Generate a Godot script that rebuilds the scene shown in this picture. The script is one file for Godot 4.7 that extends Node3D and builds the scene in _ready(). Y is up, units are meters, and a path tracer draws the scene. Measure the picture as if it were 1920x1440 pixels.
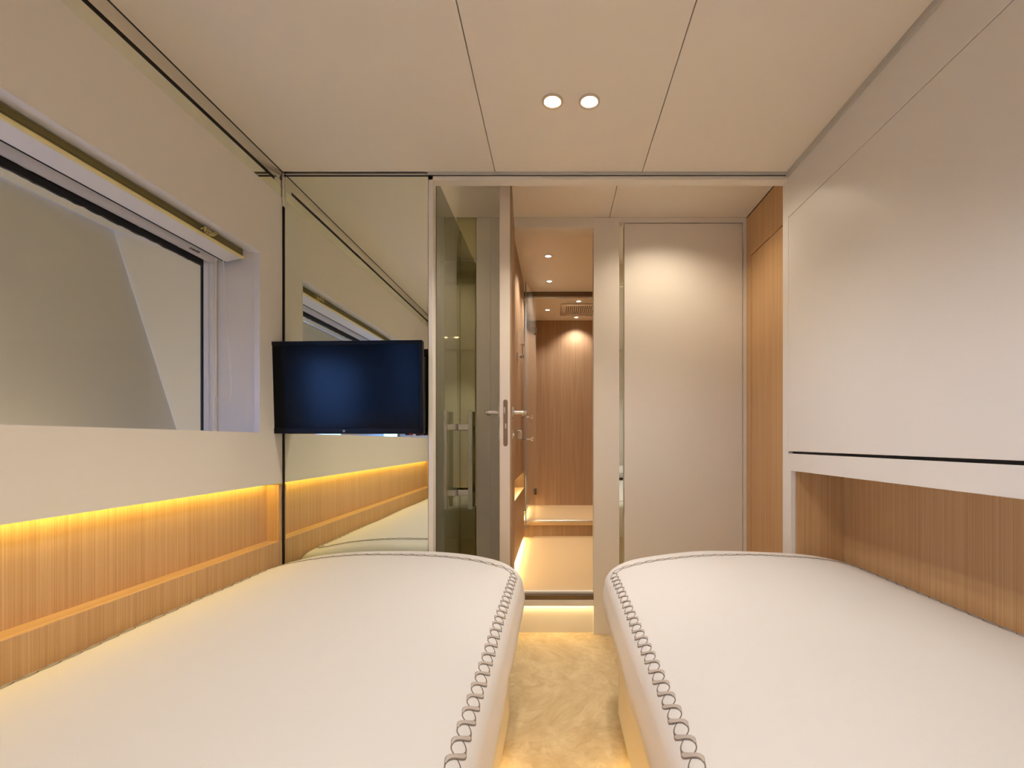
extends Node3D
# Twin cabin on a yacht: two beds, mirrored partition, glass door, lobby and bathroom beyond.
# x to the right, y up, the room runs away along -z. E is the eye height: heights below are given from it.

const E := 1.094
var M := {}
var taken := {}

# ------------------------------------------------------------------ helpers
func P(x: float, r: float, d: float) -> Vector3:
	return Vector3(x, E + r, -d)

func mb() -> SurfaceTool:
	var st := SurfaceTool.new()
	st.begin(Mesh.PRIMITIVE_TRIANGLES)
	return st

func tri(st: SurfaceTool, a: Vector3, b: Vector3, c: Vector3, out: Vector3) -> void:
	var n := (c - a).cross(b - a)
	if n.length() < 1e-14:
		return
	n = n.normalized()
	st.set_smooth_group(-1)
	if n.dot(out) < 0.0:
		n = -n
		for p in [a, c, b]:
			st.set_normal(n)
			st.add_vertex(p)
	else:
		for p in [a, b, c]:
			st.set_normal(n)
			st.add_vertex(p)

func quad(st: SurfaceTool, a: Vector3, b: Vector3, c: Vector3, d: Vector3, out: Vector3) -> void:
	tri(st, a, b, c, out)
	tri(st, a, c, d, out)

# a box with chamfered edges; t places it
func block(st: SurfaceTool, mid: Vector3, size: Vector3, bev := 0.0, t := Transform3D.IDENTITY) -> void:
	var h := size * 0.5
	bev = minf(bev, minf(h.x, minf(h.y, h.z)) * 0.49)
	var B := t.basis
	for k in 3:
		var i := (k + 1) % 3
		var j := (k + 2) % 3
		for s in [-1.0, 1.0]:
			var pts := []
			for c in [[-1, -1], [1, -1], [1, 1], [-1, 1]]:
				var v := Vector3.ZERO
				v[k] = s * h[k]
				v[i] = c[0] * (h[i] - bev)
				v[j] = c[1] * (h[j] - bev)
				pts.append(t * (mid + v))
			var o := Vector3.ZERO
			o[k] = s
			quad(st, pts[0], pts[1], pts[2], pts[3], B * o)
	if bev <= 0.0:
		return
	for k in 3:
		var i := (k + 1) % 3
		var j := (k + 2) % 3
		for si in [-1.0, 1.0]:
			for sj in [-1.0, 1.0]:
				var pts := []
				for e in [[-1, 0], [1, 0], [1, 1], [-1, 1]]:
					var v := Vector3.ZERO
					v[k] = e[0] * (h[k] - bev)
					v[i] = si * (h[i] - (bev if e[1] == 0 else 0.0))
					v[j] = sj * (h[j] - (0.0 if e[1] == 0 else bev))
					pts.append(t * (mid + v))
				var o := Vector3.ZERO
				o[i] = si
				o[j] = sj
				quad(st, pts[0], pts[1], pts[2], pts[3], B * o)
	for sx in [-1.0, 1.0]:
		for sy in [-1.0, 1.0]:
			for sz in [-1.0, 1.0]:
				var s := Vector3(sx, sy, sz)
				var c := s * h
				tri(st, t * (mid + c - Vector3(0, sy, sz) * bev), t * (mid + c - Vector3(sx, 0, sz) * bev), t * (mid + c - Vector3(sx, sy, 0) * bev), B * s)

# box from limits: x, height from the eye, distance
func bx(st: SurfaceTool, x0: float, x1: float, r0: float, r1: float, d0: float, d1: float, bev := 0.0) -> void:
	block(st, P((x0 + x1) / 2, (r0 + r1) / 2, (d0 + d1) / 2), Vector3(absf(x1 - x0), absf(r1 - r0), absf(d1 - d0)), bev)

func box(x0: float, x1: float, r0: float, r1: float, d0: float, d1: float, bev := 0.0) -> SurfaceTool:
	var st := mb()
	bx(st, x0, x1, r0, r1, d0, d1, bev)
	return st

# round bar through points
func tube(st: SurfaceTool, pts: Array, radii: Array, sides := 10, caps := true) -> void:
	var rings := []
	var up := Vector3.UP
	for k in pts.size():
		var dir: Vector3 = (pts[mini(k + 1, pts.size() - 1)] - pts[maxi(k - 1, 0)]).normalized()
		if absf(dir.dot(up)) > 0.97:
			up = Vector3.RIGHT if absf(dir.x) < 0.9 else Vector3.BACK
		var u := up.slide(dir).normalized()
		up = u
		var v := dir.cross(u)
		var ring := []
		for s in sides:
			var a := TAU * s / sides
			var n := u * cos(a) + v * sin(a)
			ring.append([pts[k] + n * radii[k], n])
		rings.append(ring)
	for k in rings.size() - 1:
		for s in sides:
			var s2 := (s + 1) % sides
			var q := [rings[k][s], rings[k + 1][s], rings[k + 1][s2], rings[k][s2]]
			var n := ((q[2][0] - q[0][0]) as Vector3).cross(q[1][0] - q[0][0])
			var order := [0, 1, 2, 0, 2, 3] if n.dot(q[0][1]) >= 0.0 else [0, 2, 1, 0, 3, 2]
			for o in order:
				st.set_normal(q[o][1])
				st.add_vertex(q[o][0])
	if caps:
		for e in [0, rings.size() - 1]:
			var out: Vector3 = (pts[0] - pts[1]) if e == 0 else (pts[e] - pts[e - 1])
			for s in sides:
				tri(st, pts[e], rings[e][s][0], rings[e][(s + 1) % sides][0], out)

# turned shape about y: profile of [radius, height]
func lathe(st: SurfaceTool, at: Vector3, prof: Array, sides := 32) -> void:
	for k in prof.size() - 1:
		var a: Array = prof[k]
		var b: Array = prof[k + 1]
		var nr := Vector2(b[1] - a[1], a[0] - b[0]).normalized()
		for s in sides:
			var t0 := TAU * s / sides
			var t1 := TAU * (s + 1) / sides
			var p := [[a, t0], [b, t0], [b, t1], [a, t1]]
			var v := []
			var n := []
			for e in p:
				v.append(at + Vector3(e[0][0] * cos(e[1]), e[0][1], e[0][0] * sin(e[1])))
				n.append(Vector3(nr.x * cos(e[1]), nr.y, nr.x * sin(e[1])))
			var g := ((v[2] - v[0]) as Vector3).cross(v[1] - v[0])
			if g.length() < 1e-12:
				g = ((v[3] - v[0]) as Vector3).cross(v[2] - v[0])
			for o in ([0, 1, 2, 0, 2, 3] if g.dot(n[0]) >= 0.0 else [0, 2, 1, 0, 3, 2]):
				st.set_normal(n[o])
				st.add_vertex(v[o])

func numbered(called: String) -> String:
	if not taken.has(called):
		taken[called] = 0
		return called
	taken[called] += 1
	return "%s_%03d" % [called, taken[called]]

func tag(o: Node, label: String, category: String, group := "") -> void:
	o.set_meta("label", label)
	o.set_meta("category", category)
	if group:
		o.set_meta("group", group)

func thing(called: String, base: Vector3, label: String, category: String, group := "") -> Node3D:
	var o := Node3D.new()
	o.name = numbered(called)
	add_child(o)
	o.position = base
	tag(o, label, category, group)
	return o

func structure(called: String, base := Vector3.ZERO) -> Node3D:
	var o := Node3D.new()
	o.name = called
	add_child(o)
	o.position = base
	o.set_meta("kind", "structure")
	return o

# shapes are given in room coordinates; a part of a thing is moved back by the thing's own place
func part(called: String, st: SurfaceTool, m: Material, parent: Node3D) -> MeshInstance3D:
	var o := MeshInstance3D.new()
	o.name = called
	o.mesh = st.commit()
	o.material_override = m
	if parent != self and not parent is MeshInstance3D and parent.rotation == Vector3.ZERO:
		o.position = -parent.position
	parent.add_child(o, true)
	return o

# a part whose shape is given in the thing's own coordinates
func own(called: String, st: SurfaceTool, m: Material, parent: Node3D) -> MeshInstance3D:
	var o := MeshInstance3D.new()
	o.name = called
	o.mesh = st.commit()
	o.material_override = m
	parent.add_child(o, true)
	return o

func mat(c: Color, rough := 0.5, metal := 0.0, spec := 0.5) -> StandardMaterial3D:
	var m := StandardMaterial3D.new()
	m.albedo_color = c
	m.roughness = rough
	m.metallic = metal
	m.metallic_specular = spec
	return m

func rgb(r: int, g: int, b: int) -> Color:
	return Color(r / 255.0, g / 255.0, b / 255.0)

func glow(c: Color, e: float) -> StandardMaterial3D:
	var m := mat(c, 0.4)
	m.emission_enabled = true
	m.emission = c
	m.emission_energy_multiplier = e
	return m

func noise(seed_: int, f: float, oct := 3) -> FastNoiseLite:
	var n := FastNoiseLite.new()
	n.seed = seed_
	n.noise_type = FastNoiseLite.TYPE_SIMPLEX_SMOOTH
	n.frequency = f
	n.fractal_octaves = oct
	return n

# straight vertical oak grain, tiling across
func oak_images(seed_: int, dark: Color, light: Color) -> Array:
	var w := 1024
	var h := 256
	var im := Image.create(w, h, false, Image.FORMAT_RGB8)
	var hm := Image.create(w, h, false, Image.FORMAT_RGB8)
	var a := noise(seed_, 1.0, 2)
	var rad := w / TAU
	for y in h:
		var ty := TAU * y / h
		var cy := Vector2(cos(ty), sin(ty)) * 0.35
		for x in w:
			var tx := TAU * x / w
			var px := cos(tx) * rad
			var py := sin(tx) * rad
			var fine := a.get_noise_3d(px * 0.28 + cy.x, py * 0.28 + cy.y, 1.0)
			var mid := a.get_noise_3d(px * 0.045 + cy.x, py * 0.045 + cy.y, 40.0)
			var wide := a.get_noise_3d(px * 0.008, py * 0.008 + cy.x * 0.2, 90.0)
			var pore := a.get_noise_3d(px * 0.5 + cy.x * 3.0, py * 0.5 + cy.y * 3.0, 7.0)
			var v := clampf(0.5 + fine * 0.75 + mid * 0.16 + wide * 0.12, 0.0, 1.0)
			if pore > 0.42:
				v *= 0.8
			im.set_pixel(x, y, dark.lerp(light, v))
			hm.set_pixel(x, y, Color(v, v, v))
	return [ImageTexture.create_from_image(im), ImageTexture.create_from_image(hm)]

func wood(seed_: int, dark: Color, light: Color, rough := 0.5) -> StandardMaterial3D:
	var t := oak_images(seed_, dark, light)
	var m := mat(Color.WHITE, rough)
	m.albedo_texture = t[0]
	m.heightmap_enabled = true
	m.heightmap_texture = t[1]
	m.heightmap_scale = 0.05
	m.uv1_triplanar = true
	m.uv1_world_triplanar = true
	m.uv1_triplanar_sharpness = 8.0
	m.uv1_scale = Vector3(1.25, 0.55, 1.25)
	return m

func suede(dark: Color, light: Color) -> StandardMaterial3D:
	var s := 512
	var im := Image.create(s, s, false, Image.FORMAT_RGB8)
	var hm := Image.create(s, s, false, Image.FORMAT_RGB8)
	var a := noise(5, 1.0, 4)
	var rng := RandomNumberGenerator.new()
	rng.seed = 11
	for y in s:
		for x in s:
			var tx := TAU * x / s
			var ty := TAU * y / s
			var p := Vector3(cos(tx), sin(tx), cos(ty))
			var q := sin(ty)
			var wx := a.get_noise_3d(p.x * 1.1 + 9.0, p.y * 1.1 + q, p.z * 1.1)
			var n := a.get_noise_3d(p.x * 1.3 + wx * 0.9, p.y * 1.3 + q * 0.7, p.z * 1.3 + wx)
			var n2 := a.get_noise_3d(p.x * 3.4 + 30.0, p.y * 3.4 + q * 2.0 + wx * 2.0, p.z * 3.4)
			var v := clampf(0.5 + n * 0.75 + n2 * 0.4, 0.0, 1.0)
			var g := rng.randf()
			im.set_pixel(x, y, dark.lerp(light, clampf(v + (g - 0.5) * 0.12, 0.0, 1.0)))
			hm.set_pixel(x, y, Color(g, g, g))
	var m := mat(Color.WHITE, 0.95, 0.0, 0.2)
	m.albedo_texture = ImageTexture.create_from_image(im)
	m.heightmap_enabled = true
	m.heightmap_texture = ImageTexture.create_from_image(hm)
	m.heightmap_scale = 0.08
	m.uv1_triplanar = true
	m.uv1_world_triplanar = true
	m.uv1_scale = Vector3(1.05, 1.05, 1.05)
	m.rim_enabled = true
	m.rim = 0.3
	return m

func linen(c: Color) -> StandardMaterial3D:
	var s := 256
	var hm := Image.create(s, s, false, Image.FORMAT_RGB8)
	var rng := RandomNumberGenerator.new()
	rng.seed = 3
	for y in s:
		for x in s:
			var v := 0.5 + 0.25 * sin(x * TAU / 4.0) * (1.0 if (y / 2) % 2 == 0 else -1.0) + (rng.randf() - 0.5) * 0.3
			hm.set_pixel(x, y, Color(v, v, v))
	var m := mat(c, 0.85, 0.0, 0.3)
	m.heightmap_enabled = true
	m.heightmap_texture = ImageTexture.create_from_image(hm)
	m.heightmap_scale = 0.015
	m.uv1_triplanar = true
	m.uv1_scale = Vector3(6, 6, 6)
	m.rim_enabled = true
	m.rim = 0.25
	return m

func spot(parent: Node3D, at: Vector3, e: float, c: Color, angle: float, size := 0.03, blend := 0.7) -> void:
	var l := SpotLight3D.new()
	l.name = "beam"
	l.light_color = c
	l.light_energy = e
	l.spot_angle = angle
	l.spot_angle_attenuation = blend
	l.spot_range = 12.0
	l.spot_attenuation = 2.0
	l.light_size = size
	l.shadow_enabled = true
	parent.add_child(l, true)
	l.position = at
	l.rotation_degrees = Vector3(-90, 0, 0)

func strip_light(parent: Node3D, at: Vector3, size: Vector2, turn: Vector3, e: float, c: Color) -> void:
	var l := AreaLight3D.new()
	l.name = "strip_glow"
	l.area_size = size
	l.light_color = c
	l.light_energy = e
	l.area_range = 8.0
	l.area_attenuation = 2.0
	l.shadow_enabled = true
	parent.add_child(l, true)
	l.position = at - parent.position
	l.rotation_degrees = turn

# ------------------------------------------------------------------ scene
func _ready() -> void:
	camera_and_sky()
	materials()
	bedroom_shell()
	left_wall()
	window_and_blind()
	partition()
	right_wall()
	lobby()
	bathroom()
	beds()
	lamps()
	television()

const WARM := Color(1.0, 0.968, 0.925)
const AMBER := Color(1.0, 0.88, 0.42)
const LOBBY := Color(1.0, 0.93, 0.83)
const GOLD := Color(1.0, 0.88, 0.64)
const CEILING_LAMP := 0.64
const BATH_LAMP := 1.15

func camera_and_sky() -> void:
	var c := Camera3D.new()
	c.name = "camera"
	c.projection = Camera3D.PROJECTION_FRUSTUM
	c.keep_aspect = Camera3D.KEEP_HEIGHT
	c.near = 0.05
	c.far = 60.0
	c.size = 0.1 * 720.0 / 860.0
	c.frustum_offset = Vector2(-83.0 / 860.0, 108.0 / 860.0) * 0.05
	add_child(c)
	c.position = Vector3(0, E, 0)
	c.current = true
	var sky := ProceduralSkyMaterial.new()
	sky.sky_top_color = Color(0.16, 0.30, 0.62)
	sky.sky_horizon_color = Color(0.36, 0.53, 0.82)
	sky.ground_horizon_color = Color(0.30, 0.45, 0.72)
	sky.ground_bottom_color = Color(0.08, 0.14, 0.26)
	sky.energy_multiplier = 1.0
	var env := Environment.new()
	env.background_mode = Environment.BG_SKY
	env.sky = Sky.new()
	env.sky.sky_material = sky
	env.background_energy_multiplier = 22.0
	env.tonemap_mode = Environment.TONE_MAPPER_LINEAR
	env.tonemap_exposure = 1.0
	env.sdfgi_enabled = true
	env.ssao_enabled = true
	env.ssil_enabled = true
	var w := WorldEnvironment.new()
	w.name = "environment"
	w.environment = env
	add_child(w)

func materials() -> void:
	M.paint = mat(rgb(238, 231, 219), 0.55, 0.0, 0.4)
	M.ceiling = mat(rgb(240, 232, 219), 0.6, 0.0, 0.4)
	M.white = mat(rgb(234, 230, 225), 0.4, 0.0, 0.4)
	M.bright = mat(rgb(236, 232, 228), 0.4)
	M.trim_grey = mat(rgb(196, 193, 186), 0.4)
	M.dark = mat(rgb(16, 15, 14), 0.6)
	M.black = mat(rgb(8, 8, 9), 0.5)
	M.joint = mat(rgb(90, 78, 64), 0.8)
	M.oak = wood(21, rgb(194, 150, 102), rgb(222, 184, 136))
	M.oak_dark = wood(33, rgb(146, 114, 84), rgb(188, 154, 118))
	M.carpet = suede(rgb(206, 180, 134), rgb(230, 208, 164))
	M.stone = mat(rgb(230, 200, 152), 0.35, 0.0, 0.5)
	M.linen = linen(rgb(231, 228, 226))
	M.chrome = mat(rgb(226, 224, 220), 0.06, 1.0)
	M.brushed = mat(rgb(226, 222, 214), 0.2, 1.0)
	M.door = mat(rgb(222, 207, 188), 0.5)
	M.satin = mat(rgb(206, 200, 192), 0.3, 1.0)
	M.bronze = mat(rgb(120, 106, 92), 0.35, 1.0)
	M.mirror = mat(rgb(240, 243, 229), 0.0, 1.0)
	M.lobby_mirror = mat(rgb(196, 194, 158), 0.03, 1.0)
	M.green_glass = mat(Color(0.36, 0.42, 0.26, 0.4), 0.02)
	M.green_glass.transparency = BaseMaterial3D.TRANSPARENCY_ALPHA
	M.clear_glass = mat(Color(0.9, 0.95, 0.93, 0.06), 0.0)
	M.clear_glass.transparency = BaseMaterial3D.TRANSPARENCY_ALPHA
	M.window_glass = mat(Color(0.8, 0.82, 0.74, 0.08), 0.0, 0.0, 0.25)
	M.window_glass.transparency = BaseMaterial3D.TRANSPARENCY_ALPHA
	M.glass_edge = mat(rgb(150, 170, 190), 0.1, 0.0, 0.8)
	M.canvas = mat(rgb(206, 196, 172), 0.8)
	M.canvas.backlight_enabled = true
	M.canvas.backlight = Color(0.35, 0.33, 0.28)

# ------------------------------------------------------------------ bedroom
func bedroom_shell() -> void:
	var fl := structure("floor", P(0, -1.094, 1.0))
	part("carpet", box(-1.3, 1.3, -1.144, -1.094, -0.5, 2.63), M.carpet, fl)
	var ce := structure("ceiling", P(0, 1.128, 0.75))
	for c in [[-1.143, -0.2578], [-0.2548, 0.3575], [0.3605, 0.9645]]:
		part("ceiling_panel", box(c[0], c[1], 1.128, 1.146, -0.42, 1.917, 0.0008), M.ceiling, ce)
	part("ceiling_backing", box(-1.3, 1.3, 1.147, 1.2, -0.5, 1.976), M.joint, ce)
	var tr := structure("trim_1", P(0.97, 1.1, 0.75))
	part("cornice_strip", box(0.9645, 0.9765, 1.111, 1.147, -0.42, 1.9286), M.trim_grey, tr)
	part("cornice_strip", box(-0.538, 0.9645, 1.1190, 1.147, 1.9172, 1.9286), M.trim_grey, tr)
	part("cornice_joint", box(-0.538, 0.9645, 1.1175, 1.1190, 1.9265, 1.96), M.dark, tr)
	var back := structure("wall_back", P(0, 0, -0.42))
	part("head_panel", box(-1.4, 1.3, -1.1, 1.2, -0.5, -0.42), M.paint, back)

func left_wall() -> void:
	var w := structure("wall_left", P(-1.15, -1.094, 0.75))
	var st := mb()
	bx(st, -1.17, -1.15, 0.732, 1.024, -0.42, 1.925)
	bx(st, -1.17, -1.15, -0.1727, 0.035, -0.42, 1.925)
	bx(st, -1.17, -1.15, 0.035, 0.732, 1.779, 1.925)
	bx(st, -1.17, -1.15, 0.035, 0.732, -0.42, -0.3)
	part("lining_panel", st, M.paint, w)
	# oak recess with a ledge under it
	part("recess_back", box(-1.226, -1.206, -0.4126, -0.12, -0.42, 1.925), M.oak, w)
	part("recess_end", box(-1.206, -1.152, -0.4126, -0.18, 1.905, 1.925), M.oak, w)
	part("recess_end", box(-1.206, -1.152, -0.4126, -0.18, -0.42, -0.4), M.oak, w)
	part("ledge", box(-1.226, -1.171, -0.434, -0.4126, -0.42, 1.925), M.oak, w)
	part("lower_panel", box(-1.171, -1.15, -1.094, -0.4126, -0.42, 1.925, 0.0015), M.oak, w)
	# hull side that closes the cavity above and below the window
	part("hull_side", box(-1.46, -1.23, -1.144, -0.03, -0.5, 2.0), M.joint, w)
	part("hull_side", box(-1.46, -1.19, 0.80, 1.2, -0.5, 2.0), M.joint, w)
	part("hull_side", box(-1.37, -1.172, -0.03, 0.8, 1.83, 2.0), M.joint, w)
	part("hull_side", box(-1.46, -1.172, -0.03, 0.8, -0.5, -0.35), M.joint, w)
	# dark shadow joint in the corner
	part("corner_joint", box(-1.1495, -1.144, -0.7, 1.03, 1.9255, 1.93), M.dark, w)
	# polished cornice with a black slot, along the top of the wall
	var rail := thing("cornice_rail", P(-1.15, 1.024, 0.75), "polished steel cornice rail with a black slot along the top of the window wall", "rail")
	var us := mb()
	var u0 := [P(-1.1462, 1.1275, -0.42), P(-1.1560, 1.089, -0.42), P(-1.175, 1.089, -0.42), P(-1.175, 1.1275, -0.42)]
	for k in 4:
		var a: Vector3 = u0[k]
		var b: Vector3 = u0[(k + 1) % 4]
		var away := Vector3(0, 0, -2.335)
		quad(us, a, b, b + away, a + away, (a + b) / 2 - P(-1.165, 1.108, -0.42))
	part("upper_strip", us, M.brushed, rail)
	part("slot", box(-1.19, -1.165, 1.06, 1.095, -0.42, 1.87), M.black, rail)
	part("slot_lip", box(-1.166, -1.1485, 1.066, 1.089, 1.87, 1.915), M.chrome, rail)
	part("lower_strip", box(-1.166, -1.149, 1.024, 1.068, -0.42, 1.925), M.mirror, rail)
	part("ceiling_joint", box(-1.1462, -1.143, 1.127, 1.14, -0.42, 1.92), M.black, rail)
	var cl := mb()
	bx(cl, -1.148, -1.141, 0.985, 1.128, 1.918, 1.929, 0.002)
	part("corner_clip", cl, M.chrome, rail)
	# LED tape tucked behind the lower edge of the lining panel
	var led := thing("led_strip", P(-1.18, -0.165, 0.75), "amber LED strip hidden over the oak recess along the left bed", "LED strip", "hidden light strips")
	part("led_tape", box(-1.192, -1.176, -0.168, -0.163, -0.38, 1.9), glow(AMBER, 6.0), led)
	strip_light(led, P(-1.185, -0.170, 0.76), Vector2(0.012, 2.26), Vector3(-90, 0, 0), 0.12, AMBER)

func window_and_blind() -> void:
	var w := structure("window_1", P(-1.3, 0.03, 0.75))
	part("head_lining", box(-1.42, -1.17, 0.737, 0.76, -0.35, 1.785), M.bright, w)
	part("sill", box(-1.42, -1.17, 0.0, 0.03, -0.35, 1.785), M.bright, w)
	part("end_lining", box(-1.37, -1.17, 0.03, 0.737, 1.785, 1.82), M.paint, w)
	part("end_lining", box(-1.42, -1.17, 0.03, 0.737, -0.35, -0.31), M.paint, w)
	part("lip", box(-1.172, -1.1495, 0.035, 0.735, 1.7785, 1.786, 0.001), M.bright, w)
	part("lip", box(-1.172, -1.1495, 0.7315, 0.738, -0.3, 1.7785, 0.001), M.bright, w)
	var fr := mb()
	bx(fr, -1.372, -1.318, 0.03, 0.737, 1.764, 1.786, 0.004)
	bx(fr, -1.352, -1.335, 0.03, 0.737, 1.757, 1.765, 0.003)
	bx(fr, -1.374, -1.353, 0.694, 0.738, -0.31, 1.786)
	bx(fr, -1.372, -1.318, 0.03, 0.737, -0.31, -0.29, 0.004)
	bx(fr, -1.372, -1.33, 0.03, 0.042, -0.31, 1.786, 0.003)
	part("window_frame", fr, M.white, w)
	var seal := mb()
	bx(seal, -1.366, -1.357, 0.03, 0.70, 1.761, 1.765)
	# ragged black sealant along the head
	var n := noise(8, 6.0)
	var prev := []
	for k in 161:
		var d := -0.29 + k * (1.757 + 0.29) / 160.0
		var lo := 0.673 + n.get_noise_1d(d * 3.0) * 0.004
		var hi := 0.698 + n.get_noise_1d(d * 3.0 + 50.0) * 0.006
		var cur := [P(-1.352, hi, d), P(-1.352, lo, d), P(-1.362, lo, d)]
		if k > 0:
			quad(seal, prev[0], prev[1], cur[1], cur[0], Vector3.RIGHT)
			quad(seal, prev[1], prev[2], cur[2], cur[1], Vector3.DOWN)
		prev = cur
	part("sealant", seal, M.black, w)
	part("pane", box(-1.366, -1.36, 0.03, 0.72, -0.3, 1.765), M.window_glass, w)

	# pelmet under the head of the window
	var p := thing("pelmet", P(-1.22, 0.7, 0.75), "narrow white pelmet with a yellow edge under the head of the window", "pelmet")
	var sf := mb()
	var t := Transform3D(Basis(Vector3.BACK, 0.2), P(-1.229, 0.694, 0.735))
	block(sf, Vector3.ZERO, Vector3(0.068, 0.004, 2.03), 0.001, t)
	part("soffit_board", sf, M.bright, p)
	var fa := mb()
	for k in 4:
		bx(fa, -1.205, -1.1985 + 0.0007 * (k % 2), 0.7085 + 0.0065 * k, 0.7145 + 0.0065 * k, -0.28, 1.755, 0.001)
	part("ribbed_fascia", fa, mat(rgb(128, 116, 70), 0.5), p)
	part("edge_strip", box(-1.206, -1.1925, 0.6975, 0.7065, -0.28, 1.752, 0.0015), mat(rgb(244, 228, 160), 0.4), p)
	# tangle of cord lying in the gap
	var cord := thing("cord_bundle", P(-1.19, 0.708, 1.55), "small tangle of pale cord resting on the pelmet edge", "cord")
	var cs := mb()
	var pts := []
	var rad := []
	for k in 90:
		var a := k / 89.0
		pts.append(P(-1.186 + 0.006 * sin(a * 31.0), 0.716 + 0.008 * sin(a * 44.0 + 1.0), 1.535 + 0.055 * a + 0.012 * cos(a * 37.0)))
		rad.append(0.0013)
	tube(cs, pts, rad, 6)
	part("cord", cs, mat(rgb(232, 214, 140), 0.5), cord)

	# roller blind wound up behind the pelmet
	var b := thing("roller_blind", P(-1.31, 0.69, 0.75), "rolled-up pale grey roller blind with a bead chain at the window", "blind")
	var rl := mb()
	tube(rl, [P(-1.318, 0.736, -0.28), P(-1.318, 0.736, 1.752)], [0.0505, 0.0505], 40)
	part("cassette", rl, mat(rgb(196, 188, 180), 0.35), b)
	var dl := mb()
	bx(dl, -1.2655, -1.263, 0.684, 0.688, -0.28, 1.75)
	part("shadow_joint", dl, M.black, b)
	var ch := mb()
	var cp := []
	var cr := []
	var path := []
	for k in 60:
		path.append(P(-1.287 - 0.004 * k / 59.0, 0.71 - 0.52 * k / 59.0, 1.735))
	for k in range(1, 30):
		var a := PI * k / 30.0
		path.append(P(-1.2605 - 0.031 * cos(a), 0.19 - 0.048 * sin(a), 1.735))
	for k in 60:
		path.append(P(-1.229 - 0.031 * k / 59.0, 0.19 + 0.52 * k / 59.0, 1.735))
	var along := 0.0
	for k in path.size() - 1:
		for q in 6:
			cp.append((path[k] as Vector3).lerp(path[k + 1], q / 6.0))
			cr.append(0.0011 + 0.0014 * absf(sin(along / 0.0056 * PI)))
			along += (path[k] as Vector3).distance_to(path[k + 1]) / 6.0
	tube(ch, cp, cr, 6)
	part("bead_chain", ch, mat(rgb(244, 238, 222), 0.35), b)
	# maker's mark printed on the cassette, a few millimetres tall
	var tm := TextMesh.new()
	var f := SystemFont.new()
	f.font_names = PackedStringArray(["Droid Sans"])
	f.font_weight = 700
	tm.font = f
	tm.text = "owde"
	tm.font_size = 16
	tm.pixel_size = 0.0011
	tm.depth = 0.0004
	var lt := MeshInstance3D.new()
	lt.name = "lettering"
	lt.mesh = tm
	lt.material_override = mat(rgb(60, 52, 44), 0.6)
	b.add_child(lt)
	var dirn := Vector3(0.36, -0.93, 0).normalized()
	lt.transform = Transform3D(Basis(Vector3(0, 0, -1), Vector3(0, 0, -1).cross(-dirn).normalized(), dirn).orthonormalized(), P(-1.318, 0.736, 1.65) + dirn * 0.0513 - b.position)

	# pale side screen and soffit of the deck outside
	var s := thing("deck_screen", P(-1.75, -0.3, 1.6), "beige canvas screen seen outside through the cabin window", "screen")
	var sc := mb()
	var A := P(-1.75, 0.835, 1.813)
	var B := P(-1.75, -0.4, 2.29)
	var C := P(-1.75, 0.835, 0.72)
	var D := P(-1.75, -0.4, 0.72)
	quad(sc, A, B, D, C, Vector3.RIGHT)
	quad(sc, A + Vector3(-0.01, 0, 0), B + Vector3(-0.01, 0, 0), D + Vector3(-0.01, 0, 0), C + Vector3(-0.01, 0, 0), Vector3.LEFT)
	part("side_sheet", sc, M.canvas, s)
	var va := mb()
	block(va, P(-1.755, 0.64, -0.05), Vector3(0.008, 0.39, 1.52))
	part("side_valance", va, M.canvas, s)
	part("side_sheet", box(-1.759, -1.751, -0.4, 0.44, -0.8, 0.12), M.canvas, s)
	# bulkhead lamp on the hull below the window, washing the canvas
	var dl2 := thing("deck_lamp", P(-1.47, -0.55, 1.15), "round deck lamp on the hull outside below the window", "lamp")
	var dk := mb()
	tube(dk, [P(-1.462, -0.5, 1.15), P(-1.49, -0.5, 1.15), P(-1.5, -0.5, 1.15)], [0.05, 0.05, 0.03], 24)
	part("lamp_glass", dk, glow(Color(1.0, 0.93, 0.8), 2.0), dl2)
	var om := OmniLight3D.new()
	om.name = "lamp_light"
	om.light_color = Color(1.0, 0.93, 0.80)
	om.light_energy = 0.72
	om.light_size = 0.05
	om.omni_range = 8.0
	om.omni_attenuation = 2.0
	om.shadow_enabled = true
	dl2.add_child(om)
	om.position = P(-1.53, -0.5, 1.15) - dl2.position
	var es := mb()
	quad(es, A, B, P(-1.373, -0.4, 2.29), P(-1.373, 0.74, 1.85), Vector3.BACK)
	quad(es, A + Vector3(0, 0, -0.01), B + Vector3(0, 0, -0.01), P(-1.373, -0.4, 2.30), P(-1.373, 0.74, 1.86), Vector3.FORWARD)
	part("end_sheet", es, M.canvas, s)
	var ts := mb()
	quad(ts, A, P(-1.75, 0.835, -0.8), P(-1.373, 0.74, -0.8), P(-1.373, 0.74, 1.85), Vector3.DOWN)
	quad(ts, A + Vector3(0, 0.01, 0), P(-1.75, 0.845, -0.8), P(-1.373, 0.75, -0.8), P(-1.373, 0.75, 1.85), Vector3.UP)
	part("top_sheet", ts, M.canvas, s)

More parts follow.
